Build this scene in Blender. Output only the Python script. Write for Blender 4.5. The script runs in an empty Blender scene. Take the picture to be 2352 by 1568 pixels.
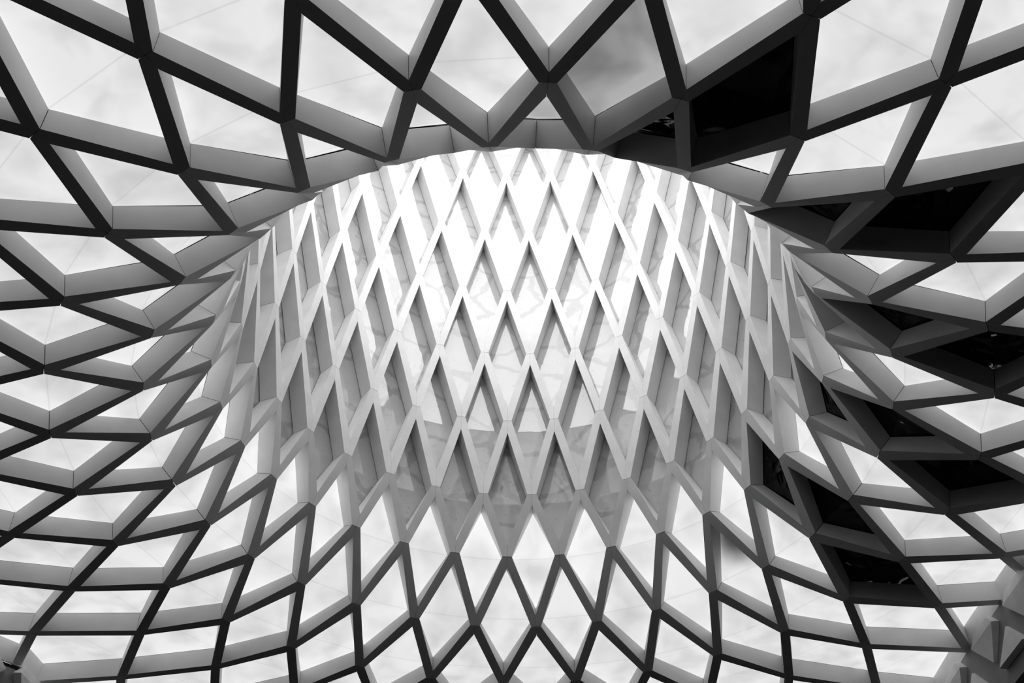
import bpy, math
from mathutils import Vector, Matrix

# ------------------------------------------------------------------ scene, camera, light
sc = bpy.context.scene
col = sc.collection
S = 4.0                       # metres per throat radius
Z0 = 1.6                      # camera height above the floor
vs = sc.view_settings
sc.display_settings.display_device = 'sRGB'
vs.view_transform = 'Standard'; vs.look = 'None'; vs.gamma = 1.0
vs.use_curve_mapping = False
vs.exposure = 0.0
SKY = 4.0
sc.cycles.max_bounces = 16; sc.cycles.diffuse_bounces = 14; sc.cycles.glossy_bounces = 6
PANEL_GAIN = 0.775

cam_d = bpy.data.cameras.new('camera'); cam = bpy.data.objects.new('camera', cam_d); col.objects.link(cam)
cam_d.sensor_width = 36.0; cam_d.lens = 2461.379 / 2352 * 36.0
cam_d.clip_start = 0.05; cam_d.clip_end = 200
RM = [[0.99995979, 0.00885609, -0.00140757], [0.00713329, -0.69047094, 0.72332496], [-0.00543394, 0.72330591, 0.69050636]]
D_CAM = 2.325247
m = Matrix(((RM[0][0], RM[1][0], -RM[2][0], 0), (RM[0][1], RM[1][1], -RM[2][1], 0), (RM[0][2], RM[1][2], -RM[2][2], 0), (0, 0, 0, 1)))
cam.matrix_world = Matrix.Translation((0, -D_CAM * S, Z0)) @ m
sc.camera = cam

world = bpy.data.worlds.new('overcast_sky'); sc.world = world; world.use_nodes = True
bg = world.node_tree.nodes['Background']
bg.inputs['Color'].default_value = (1, 1, 1, 1); bg.inputs['Strength'].default_value = SKY

# ------------------------------------------------------------------ profile of the lattice: ring radius, ring height
RR = {-8: 3.5, -7: 3.04, -6: 2.58, -5: 2.13, -4: 1.7642, -3: 1.4554, -2: 1.2159, -1: 1.0, 0: 0.8643, 1: 0.827, 2: 0.8501, 3: 0.8894,
      4: 0.9399, 5: 0.997, 6: 1.0729, 7: 1.155, 8: 1.245, 9: 1.34}
ZZ = {-8: 1.705, -7: 1.705, -6: 1.705, -5: 1.705, -4: 1.7052, -3: 1.7005, -2: 1.7261, -1: 1.8239, 0: 2.0171, 1: 2.2509, 2: 2.6115, 3: 2.9989,
      4: 3.4259, 5: 3.8905, 6: 4.4274, 7: 4.98, 8: 5.55, 9: 6.13}
PH = -0.049023                # angular offset of the first node
STEP = math.radians(6)
BW = 0.0300                   # beam width
BD = 0.0630                   # beam depth
SEAM = 0.0009

# daylight comes in through the open top of the shaft
pl = bpy.data.lights.new('daylight_portal', 'AREA'); pl.shape = 'DISK'; pl.size = 2 * S * (RR[7] + 0.12)
pl.cycles.is_portal = True
po = bpy.data.objects.new('daylight_portal', pl); col.objects.link(po)
po.location = (0, 0, ZZ[7] * S + Z0 + 0.06)


# ------------------------------------------------------------------ helpers
def W(x, y, z):
    return Vector((x * S, y * S, z * S + Z0))


def ang(a):
    return a * STEP + PH


def node(j, a):
    t = ang(a)
    return Vector((RR[j] * math.sin(t), RR[j] * math.cos(t), ZZ[j]))


def nrm(j, a):
    t = ang(a)
    tr, tz = RR[j + 1] - RR[j - 1], ZZ[j + 1] - ZZ[j - 1]
    return Vector((tz * math.sin(t), tz * math.cos(t), -tr)).normalized()


DIRS = {'NE': (1, 1), 'NW': (1, -1), 'SW': (-1, -1), 'SE': (-1, 1)}
PAIR = {'E': ('SE', 'NE'), 'N': ('NE', 'NW'), 'W': ('NW', 'SW'), 'S': ('SW', 'SE')}


def corner(j, a, q, w):
    p = node(j, a); n = nrm(j, a); u = []
    for k in PAIR[q]:
        dj, da = DIRS[k]
        v = node(j + dj, a + da) - p
        v = v - n * v.dot(n)
        u.append(v.normalized())
    b = (u[0] + u[1]).normalized()
    return p + b * (w / 2 / u[0].cross(b).length)


def mesh(name, verts, faces, mats=()):
    me = bpy.data.meshes.new(name)
    me.from_pydata([W(*v) for v in verts], [], faces)
    for mt in mats:
        me.materials.append(mt)
    me.update()
    return me


def link(name, data, parent=None, rz=0.0, mat=None, kind=None, label=None):
    o = bpy.data.objects.new(name, data); col.objects.link(o)
    if parent is not None:
        o.parent = parent
    o.rotation_euler = (0, 0, rz)
    if mat is not None:
        o.material_slots[0].link = 'OBJECT'; o.material_slots[0].material = mat
    if kind:
        o['kind'] = kind
    if label:
        o['label'] = label
    return o


def empty(name, loc=(0, 0, 0)):
    o = bpy.data.objects.new(name, None); col.objects.link(o); o.location = loc
    return o


# ------------------------------------------------------------------ materials
def new_mat(name):
    mt = bpy.data.materials.new(name); mt.use_nodes = True
    nt = mt.node_tree
    return mt, nt, nt.nodes['Principled BSDF']


def noise(nt, scale, detail, rough=0.5, dist=0.0, vec=None):
    n = nt.nodes.new('ShaderNodeTexNoise')
    n.inputs['Scale'].default_value = scale; n.inputs['Detail'].default_value = detail
    n.inputs['Roughness'].default_value = rough; n.inputs['Distortion'].default_value = dist
    if vec is None:
        g = nt.nodes.new('ShaderNodeNewGeometry'); vec = g.outputs['Position']
    nt.links.new(vec, n.inputs['Vector'])
    return n.outputs['Fac']


def ramp(nt, fac, stops):
    r = nt.nodes.new('ShaderNodeValToRGB')
    e = r.color_ramp.elements
    while len(e) < len(stops):
        e.new(0.5)
    for el, (p, v) in zip(e, stops):
        el.position = p; el.color = (v, v, v, 1)
    nt.links.new(fac, r.inputs['Fac'])
    return r.outputs['Color']


def bump(nt, bs, fac, strength, dist):
    b = nt.nodes.new('ShaderNodeBump'); b.inputs['Strength'].default_value = strength; b.inputs['Distance'].default_value = dist
    nt.links.new(fac, b.inputs['Height']); nt.links.new(b.outputs['Normal'], bs.inputs['Normal'])


def plain(name, v, rough, lo=0.93, hi=1.05, scale=3.0, bmp=0.0, bscale=120):
    mt, nt, bs = new_mat(name)
    nt.links.new(ramp(nt, noise(nt, scale, 4), [(0.3, v * lo), (0.7, v * hi)]), bs.inputs['Base Color'])
    bs.inputs['Roughness'].default_value = rough
    if bmp:
        bump(nt, bs, noise(nt, bscale, 2), bmp, 0.004)
    return mt


M_PAINT = plain('light_grey_paint', 0.72, 0.45)
M_WHITE = plain('daylit_beam_paint', 0.89, 0.4)  # ceiling beam paint made lighter: daylight in the shaft put into its colour
M_BLACK = plain('matt_black_backing', 0.012, 0.9)
M_FLOOR = plain('dark_stone_floor', 0.054, 0.4, 0.7, 1.3, 1.2)
M_WALL = plain('dark_wall_paint', 0.03, 0.8)
M_BLOCK = plain('pale_cast_concrete', 0.85, 0.75, 0.92, 1.06, 6.0, 0.15)
M_STONE = plain('grey_cast_concrete', 0.30, 0.75, 0.92, 1.06, 6.0, 0.15)


def panel_mat(name, lo, hi, scale, spot=None):
    mt, nt, bs = new_mat(name)
    f = noise(nt, scale, 3.0, 0.5, 0.3)
    c = ramp(nt, f, [(0.30, lo), (0.62, hi)])
    bs.inputs['Base Color'].default_value = (0.55, 0.55, 0.55, 1)
    bs.inputs['Roughness'].default_value = 0.25
    if spot is not None:                       # uneven backlight, put into the emission as a dark patch
        g = nt.nodes.new('ShaderNodeNewGeometry')
        d = nt.nodes.new('ShaderNodeVectorMath'); d.operation = 'DISTANCE'
        nt.links.new(g.outputs['Position'], d.inputs[0]); d.inputs[1].default_value = spot[0]
        mr = nt.nodes.new('ShaderNodeMapRange'); mr.interpolation_type = 'SMOOTHSTEP'
        mr.inputs['From Min'].default_value = spot[1] * 0.2; mr.inputs['From Max'].default_value = spot[1]
        mr.inputs['To Min'].default_value = 0.06; mr.inputs['To Max'].default_value = 1.0
        nt.links.new(d.outputs['Value'], mr.inputs['Value'])
        mx = nt.nodes.new('ShaderNodeVectorMath'); mx.operation = 'SCALE'
        nt.links.new(c, mx.inputs[0]); nt.links.new(mr.outputs['Result'], mx.inputs['Scale']); c = mx.outputs['Vector']
    nt.links.new(c, bs.inputs['Emission Color'])
    bs.inputs['Emission Strength'].default_value = PANEL_GAIN
    return mt


M_LIT = panel_mat('backlit_diffuser', 0.73, 1.0, 1.9)
M_CREASE = panel_mat('diffuser_crease_shade', 0.66, 0.88, 1.9)  # dimmer emission stands in for shade in the crease
M_DIM = panel_mat('dim_diffuser', 0.16, 0.50, 1.3)
M_FAINT = panel_mat('fading_diffuser', 0.45, 0.72, 1.3)

mt, nt, bs = new_mat('black_glossy_film')
bs.inputs['Base Color'].default_value = (0.006, 0.006, 0.006, 1); bs.inputs['Roughness'].default_value = 0.06
bump(nt, bs, noise(nt, 1.1, 2.0, 0.5, 1.5), 1.0, 0.17)
M_DARK = mt

mt, nt, bs = new_mat('white_glossy_film')
wv = nt.nodes.new('ShaderNodeTexVoronoi'); wv.feature = 'DISTANCE_TO_EDGE'; wv.inputs['Scale'].default_value = 1.1
g = nt.nodes.new('ShaderNodeNewGeometry')
nz = nt.nodes.new('ShaderNodeTexNoise'); nz.inputs['Scale'].default_value = 1.4; nz.inputs['Detail'].default_value = 5
nt.links.new(g.outputs['Position'], nz.inputs['Vector'])
ad = nt.nodes.new('ShaderNodeMixRGB'); ad.blend_type = 'ADD'; ad.inputs['Fac'].default_value = 0.55
nt.links.new(g.outputs['Position'], ad.inputs['Color1']); nt.links.new(nz.outputs['Color'], ad.inputs['Color2'])
nt.links.new(ad.outputs['Color'], wv.inputs['Vector'])
reflection_bands = ramp(nt, wv.outputs['Distance'], [(0.0, 0.43), (0.04, 0.47), (0.052, 0.59), (1.0, 0.61)])  # warped reflections in the film, painted into its base colour as darker bands
spk = ramp(nt, noise(nt, 22, 4, 0.7), [(0.31, 0.55), (0.38, 1.0)])
mul = nt.nodes.new('ShaderNodeMixRGB'); mul.blend_type = 'MULTIPLY'; mul.inputs['Fac'].default_value = 1.0
nt.links.new(reflection_bands, mul.inputs['Color1']); nt.links.new(spk, mul.inputs['Color2'])
nt.links.new(mul.outputs['Color'], bs.inputs['Base Color'])
bs.inputs['Roughness'].default_value = 0.05; bs.inputs['IOR'].default_value = 1.9
bump(nt, bs, noise(nt, 1.6, 2.0, 0.5, 0.6), 0.12, 0.05)
M_FILM = mt

# ------------------------------------------------------------------ room shell
RX, RY0, RY1, ZTOP = 3.4, -4.2, 3.4, 1.705 + 0.12


def box(name, lo, hi, mat, parent=None, kind=None):
    (x0, y0, z0), (x1, y1, z1) = lo, hi
    v = [(x0, y0, z0), (x1, y0, z0), (x1, y1, z0), (x0, y1, z0), (x0, y0, z1), (x1, y0, z1), (x1, y1, z1), (x0, y1, z1)]
    f = [(3, 2, 1, 0), (4, 5, 6, 7), (0, 1, 5, 4), (1, 2, 6, 5), (2, 3, 7, 6), (3, 0, 4, 7)]
    return link(name, mesh(name, v, f, [mat]), parent, kind=kind)


FZ = -Z0 / S
box('floor', (-RX, RY0, FZ - 0.05), (RX, RY1, FZ), M_FLOOR, kind='structure')
box('wall_left', (-RX - 0.05, RY0, FZ), (-RX, RY1, ZTOP + 0.05), M_WALL, kind='structure')
box('wall_right', (RX, RY0, FZ), (RX + 0.05, RY1, ZTOP + 0.05), M_WALL, kind='structure')
box('wall_front', (-RX, RY1, FZ), (RX, RY1 + 0.05, ZTOP + 0.05), M_WALL, kind='structure')
box('wall_back', (-RX, RY0 - 0.05, FZ), (RX, RY0, ZTOP + 0.05), M_WALL, kind='structure')

ceiling = empty('ceiling', (0, 0, 0)); ceiling['kind'] = 'structure'
ceiling['label'] = 'backlit diagrid ceiling of dark beams around the funnel'
shaft = empty('wall_shaft', (0, 0, 0)); shaft['kind'] = 'structure'
shaft['label'] = 'white diamond lattice wall of the flared daylight shaft'

# ------------------------------------------------------------------ the two block-faced columns cut into the lattice
RC = [(1.530, -0.10), (1.492, 0.438), (1.474, 0.90), (1.474, 1.75), (2.3, 1.75), (2.3, -0.10)]
LC0 = (-1.675, 1.022)
LD1 = (-0.64, -0.768); LD2 = (0.10, 0.995)
LC = [(LC0[0] + LD2[0] * .75, LC0[1] + LD2[1] * .75), LC0, (LC0[0] + LD1[0] * .40, LC0[1] + LD1[1] * .40), (-2.5, .75), (-2.5, 1.77)]


def inside(poly, p):
    c = False
    for i in range(len(poly)):
        (x1, y1), (x2, y2) = poly[i], poly[i - 1]
        if (y1 > p.y) != (y2 > p.y) and p.x < (x2 - x1) * (p.y - y1) / (y2 - y1) + x1:
            c = not c
    return c


def swallowed(*pts):
    return any(all(inside(c, q) for q in pts) for c in (RC, LC))


# ------------------------------------------------------------------ lattice beams
def beam_geo(j, a, s):
    b = a + s
    A, B = node(j, a), node(j + 1, b)
    nA, nB = nrm(j, a), nrm(j + 1, b)
    if s > 0:
        ar, al, br, bl = 'E', 'N', 'S', 'W'
    else:
        ar, al, br, bl = 'N', 'W', 'E', 'S'
    dr = (B - A).normalized() * SEAM
    low = [A + dr, corner(j, a, ar, BW) + dr, corner(j + 1, b, br, BW) - dr, B - dr, corner(j + 1, b, bl, BW) - dr, corner(j, a, al, BW) + dr]
    nn = [nA, nA, nB, nB, nB, nA]
    top = [p + n * BD for p, n in zip(low, nn)]
    # every face keeps corners of its own, so that each sheet of cladding shades as one flat plate
    v = low + top[::-1]
    f = [tuple(range(6)), tuple(range(6, 12))]
    for i in range(6):
        k = (i + 1) % 6
        f.append(tuple(range(len(v), len(v) + 4)))
        v += [low[i], top[i], top[k], low[k]]
    return v, f


def cam_sees(j, a, s):
    P = (node(j, a) + node(j + 1, a + s)) / 2
    n = (nrm(j, a) + nrm(j + 1, a + s)).normalized()
    v = P - Vector((0, -D_CAM, 0))
    c = [sum(RM[r][k] * v[k] for k in range(3)) for r in range(3)]
    y = 784 - 2461.4 * c[1] / c[2]
    return n.dot(v.normalized()) > -0.45 and y > 250


beam_me = {}
rest = {'c': ([], []), 's': ([], [])}
for j in range(-6, 7):
    for s in (1, -1):
        a0 = j % 2
        v, f = beam_geo(j, a0, s)
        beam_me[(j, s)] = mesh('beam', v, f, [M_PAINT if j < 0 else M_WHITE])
        beam_me[(j, s)].polygons.foreach_set('use_smooth', [True] * len(f))
    for i in range(30):
        a = 2 * i + (j % 2)
        for s in (1, -1):
            if swallowed(node(j, a), node(j + 1, a + s)):
                continue
            if j == -6 or (j >= 0 and not cam_sees(j, a, s)):
                V, F = rest['c' if j < 0 else 's']
                v, f = beam_geo(j, a, s); o = len(V)
                V += v; F += [tuple(q + o for q in t) for t in f]
                continue
            link('beam', beam_me[(j, s)], ceiling if j < 0 else shaft, -(a - a0) * STEP)
for k, par, nm in (('c', ceiling, 'outer_beams'), ('s', shaft, 'hidden_beams')):
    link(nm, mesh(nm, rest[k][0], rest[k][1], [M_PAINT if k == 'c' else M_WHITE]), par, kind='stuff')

# black strips added in the mitre joints to stop panel light showing through
for lo_j, hi_j, par in ((-6, -1, ceiling), (0, 7, shaft)):
    V, F = [], []
    for j in range(lo_j, hi_j + 1):
        for i in range(30):
            a = 2 * i + (j % 2)
            p, n = node(j, a), nrm(j, a)
            if swallowed(p):
                continue
            for q in 'ENWS':
                c = corner(j, a, q, BW)
                e = p + (c - p) * 0.96
                o = len(V)
                V += [p + n * .003, e + n * .003, e + n * (BD - .002), p + n * (BD - .002)]
                F.append((o, o + 1, o + 2, o + 3))
    link('joint_light_stop', mesh('joint_light_stop', V, F, [M_BLACK]), par, kind='stuff')

# ------------------------------------------------------------------ panels, each folded along its level diagonal
DARK = {(-2, -33), (-1, -32), (-1, -36), (-2, -37), (-1, -40), (-2, -41), (0, -41), (-1, -44), (-2, -45), (0, -45), (-1, -48), (-2, -49), (0, -49)}
DARK = {(j, a % 60) for j, a in DARK}
DIM = {(-2, -31 % 60)}
FAINT = {(-1, -30 % 60)}
SPOT = {(-1, 8)}
PIN = BW * 0.8


def panel_geo(j, a, off=0.0028, thick=0.006):
    q = [(j - 1, a, 'N'), (j, a + 1, 'W'), (j + 1, a, 'S'), (j, a - 1, 'E')]
    fr = [corner(jj, aa, k, PIN) + nrm(jj, aa) * (BD + off) for jj, aa, k in q]
    bk = [corner(jj, aa, k, PIN) + nrm(jj, aa) * (BD + off + thick) for jj, aa, k in q]
    # crease shade along the fold, painted as a narrow dimmer strip between the halves
    k = 0.0022
    b1 = fr[1] + (fr[0] - fr[1]).normalized() * k; b3 = fr[3] + (fr[0] - fr[3]).normalized() * k
    t1 = fr[1] + (fr[2] - fr[1]).normalized() * k; t3 = fr[3] + (fr[2] - fr[3]).normalized() * k
    v = fr + bk + [b1, b3, t1, t3]
    f = [(0, 8, 9), (10, 2, 11), (8, 1, 10), (8, 10, 11, 9), (9, 11, 3), (4, 7, 5), (5, 7, 6),
         (0, 4, 5, 1, 8), (1, 5, 6, 2, 10), (2, 6, 7, 3, 11), (3, 7, 4, 0, 9)]
    return v, f


def crease_strip(me, mat):
    me.materials.append(mat)
    me.materials.append(M_BLACK)
    for i in (2, 3, 4):
        me.polygons[i].material_index = 1
    for i in range(5, 11):                     # the tray behind the film
        me.polygons[i].material_index = 2
    return me


rest = {'c': ([], []), 's': ([], [])}
for j in range(-5, 7):
    a0 = (j + 1) % 2
    v, f = panel_geo(j, a0)
    me = mesh('panel', v, f, [M_LIT if j <= 0 else M_FILM])
    if j <= 0:
        lit_me = crease_strip(mesh('panel', v, f, [M_LIT]), M_CREASE)
    for i in range(30):
        a = 2 * i + a0
        key = (j, a % 60)
        if swallowed(node(j - 1, a), node(j + 1, a), node(j, a - 1), node(j, a + 1)):
            continue
        rz = -(a - a0) * STEP
        if j <= 0:
            if key in DARK:
                link('dark_panel', me, ceiling, rz, M_DARK, label='unlit black glossy panel')
            elif key in DIM:
                link('light_panel', me, ceiling, rz, M_DIM, label='dim grey mottled light panel')
            elif key in FAINT:
                link('light_panel', me, ceiling, rz, M_FAINT, label='half dim light panel above the rim')
            elif key in SPOT:
                M_SPOT = panel_mat('uneven_diffuser', 0.73, 1.0, 1.9, (W(*sum(((node(*t) + nrm(*t) * BD) * k for t, k in (((j + 1, a), .56), ((j, a - 1), .09), ((j, a + 1), .35))), Vector())), 0.50))
                link('light_panel', lit_me, ceiling, rz, M_SPOT, label='light panel with a dark patch in its backlight')
            else:
                link('light_panel', lit_me, ceiling, rz)
        else:
            if cam_sees(j - 1, a, 1) or cam_sees(j - 1, a, -1) or cam_sees(j, a - 1, 1) or cam_sees(j, a + 1, -1):
                link('shaft_panel', me, shaft, rz, M_FILM)
            else:
                V, F = rest['s']; v2, f2 = panel_geo(j, a); o = len(V)
                V += v2; F += [tuple(q + o for q in t) for t in f2]
# half panels and a coping close the open top of the shaft
v, f = panel_geo(7, 0)
half_me = mesh('panel', v[:4] + v[4:8], [(0, 1, 3), (4, 7, 5), (0, 4, 5, 1), (1, 5, 7, 3), (3, 7, 4, 0)], [M_FILM])
V, F = [], []
for i in range(30):
    a = 2 * i
    link('top_panel', half_me, shaft, -a * STEP)
    p, n = node(7, a + 1), nrm(7, a + 1)
    V += [p - n * .004 + Vector((0, 0, .004)), p + n * (BD + .05) + Vector((0, 0, .004)), p + n * (BD + .05) + Vector((0, 0, .03)), p - n * .004 + Vector((0, 0, .03))]
for i in range(30):
    k = (i + 1) % 30
    F += [(4 * i + q, 4 * i + (q + 1) % 4, 4 * k + (q + 1) % 4, 4 * k + q) for q in range(4)]
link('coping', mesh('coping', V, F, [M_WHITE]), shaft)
link('hidden_panels', mesh('hidden_panels', rest['s'][0], rest['s'][1], [M_FILM]), shaft, kind='stuff')


# black shell added behind the panels to block stray light, and the slab that closes the ceiling out to the walls
def light_shield(name, j0, j1, par):
    V, F, ix = [], [], {}

    def vi(j, a):
        a %= 60
        if (j, a) not in ix:
            ix[(j, a)] = len(V); V.append(node(j, a) + nrm(j, a) * (BD + 0.035))
        return ix[(j, a)]
    for j in range(j0, j1):
        for i in range(30):
            a = 2 * i + (j % 2)
            F.append((vi(j, a), vi(j, a + 2), vi(j + 1, a + 1)))
            F.append((vi(j, a + 2), vi(j + 1, a + 3), vi(j + 1, a + 1)))
    return link(name, mesh(name, V, F, [M_BLACK]), par)


light_shield('light_shield', -6, 0, ceiling)
light_shield('light_shield', 0, 7, shaft)
V, F = [], []
for i in range(60):
    t = i * STEP
    V.append((2.45 * math.sin(t), 2.45 * math.cos(t), 1.705 + BD + 0.034))
    x, y = math.sin(t), math.cos(t)
    k = min(RX / abs(x) if abs(x) > 1e-6 else 1e9, (RY1 if y > 0 else -RY0) / abs(y) if abs(y) > 1e-6 else 1e9)
    V.append((x * k * 1.02, y * k * 1.02, 1.705 + BD + 0.034))
for i in range(60):
    k = (i + 1) % 60
    F.append((2 * i, 2 * i + 1, 2 * k + 1, 2 * k))
for sx in (-1, 1):
    for yy in (RY0, RY1):
        o = len(V)
        zz = 1.705 + BD + 0.036
        V += [(sx * (RX + .05), yy - .8, zz), (sx * (RX + .05), yy + .8, zz), (sx * (RX - .8), yy + .8, zz), (sx * (RX - .8), yy - .8, zz)]
        F.append((o, o + 1, o + 2, o + 3))
link('slab', mesh('slab', V, F, [M_BLACK]), ceiling)


# ------------------------------------------------------------------ columns: smooth head faced with raised diamond blocks
def prism(name, poly, z0, z1, mat, parent):
    n = len(poly)
    v = [(x, y, z0) for x, y in poly] + [(x, y, z1) for x, y in poly]
    f = [tuple(range(n))[::-1], tuple(range(n, 2 * n))] + [(i, (i + 1) % n, (i + 1) % n + n, i + n) for i in range(n)]
    return link(name, mesh(name, v, f, [mat]), parent)


ZC0, ZC1 = 1.475, 1.695


def clip(poly, z, keep_below):
    out = []
    for i in range(len(poly)):
        p, q = poly[i], poly[(i + 1) % len(poly)]
        ip = (p[1] <= z) == keep_below or p[1] == z
        iq = (q[1] <= z) == keep_below or q[1] == z
        if ip:
            out.append(p)
        if ip != iq:
            t = (z - p[1]) / (q[1] - p[1]); out.append((p[0] + (q[0] - p[0]) * t, z))
    return out


def block(parent, org, du, nv, u, zc, h, r=0.091, lift=0.024, low=0.011):
    """One raised diamond block: ridge along its level diagonal, cut off level at the head's top and bottom."""
    halves = []
    tris = ([(-r, 0), (r, 0), (0, r)], [(r, 0), (-r, 0), (0, -r)])
    for poly in tris[:1] if zc < 1.6 else tris:
        pz = [(p[0], p[1] + zc) for p in poly]
        pz = clip(pz, 1.6945, True); pz = clip(pz, ZC0 + 0.012, False)
        if len(pz) >= 3:
            halves.append(pz)
    V, F = [], []

    def put(p, d):
        x, y = org[0] + du[0] * (u + p[0]) + nv[0] * d, org[1] + du[1] * (u + p[0]) + nv[1] * d
        V.append((x, y, p[1])); return len(V) - 1

    def hgt(p):
        k = abs(p[1] - zc) / r
        return lift * (1 - k) + low * k
    ring = []
    if len(halves) == 2:
        a, b = halves
        ring = [p for p in a if not (abs(p[1] - zc) < 1e-9)]
        lo = [p for p in b if not (abs(p[1] - zc) < 1e-9)]
        ring = [(r, zc)] + ring + [(-r, zc)] + lo
    else:
        ring = halves[0]
    top = [put(p, hgt(p)) for p in ring]
    bot = [put((p[0] * 1.06, p[1]), -0.002) for p in ring]
    n = len(ring)
    if len(halves) == 2:
        k = ring.index((-r, zc))
        F += [tuple(top[0:k + 1]), tuple([top[0]] + [top[i] for i in range(n - 1, k - 1, -1)][::-1][0:0] + top[k:] )]
    else:
        F += [tuple(top)]
    F += [(top[i], bot[i], bot[(i + 1) % n], top[(i + 1) % n]) for i in range(n)]
    F.append(tuple(bot[::-1]))
    return link('block', mesh('block', V, F, [M_BLOCK]), parent)


def column(poly, faces, base, label, top=ZC1):
    root = empty('pier', W(base[0], base[1], FZ)); root['label'] = label; root['category'] = 'pier'; root['kind'] = 'thing'
    off = root.location.copy()
    parts = [prism('head', poly, ZC0, top, M_STONE, root)]
    cx = sum(p[0] for p in poly) / len(poly); cy = sum(p[1] for p in poly) / len(poly)
    if top < ZC1:
        parts.append(prism('gap_shade', [(cx + (x - cx) * .985, cy + (y - cy) * .985) for x, y in poly], top, ZC1 + .001, M_BLACK, root))  # black prism added as the shade in the gap above the head
    parts.append(prism('shaft', [(cx + (x - cx) * .72, cy + (y - cy) * .72) for x, y in poly], FZ, ZC0, M_WALL, root))
    for (p, q, u0) in faces:
        L = math.hypot(q[0] - p[0], q[1] - p[1]); du = ((q[0] - p[0]) / L, (q[1] - p[1]) / L)
        nv = (-du[1], du[0]) if (-du[1]) * (0 - p[0]) + du[0] * (-.5 - p[1]) > 0 else (du[1], -du[0])
        for row, zc in ((0, 1.662), (1, 1.528)):
            u = u0 - 0.2775 * 4 + (0.139 if row else 0)
            while u < L - .06:
                if u > .04:
                    parts.append(block(root, p, du, nv, u, zc, 0))
                u += 0.2775
        # plate that closes the cut cells above the head
        v = [(p[0], p[1], ZC1 + .0025), (q[0], q[1], ZC1 + .0025), (q[0], q[1], ZC1 + BD + .03), (p[0], p[1], ZC1 + BD + .03)]
        v += [(x - nv[0] * .006, y - nv[1] * .006, z) for x, y, z in v]
        f = [(0, 1, 2, 3), (7, 6, 5, 4), (0, 4, 5, 1), (1, 5, 6, 2), (2, 6, 7, 3), (3, 7, 4, 0)]
        link('closing_plate', mesh('closing_plate', v, f, [M_PAINT]), ceiling)
    for o in parts:
        o.matrix_parent_inverse = Matrix.Translation(-off)
    return root


column(RC, [(RC[0], RC[1], .1), (RC[1], RC[2], .339), (RC[2], RC[3], .18)], (1.9, .8),
       'wide grey pier head of raised diamond blocks at the lower right corner')
column(LC, [(LC[1], LC[0], .06), (LC[1], LC[2], .15)], (-2.1, 1.25),
       'grey pier head of raised diamond blocks at the lower left corner', 1.682)
bpy.context.view_layer.update()
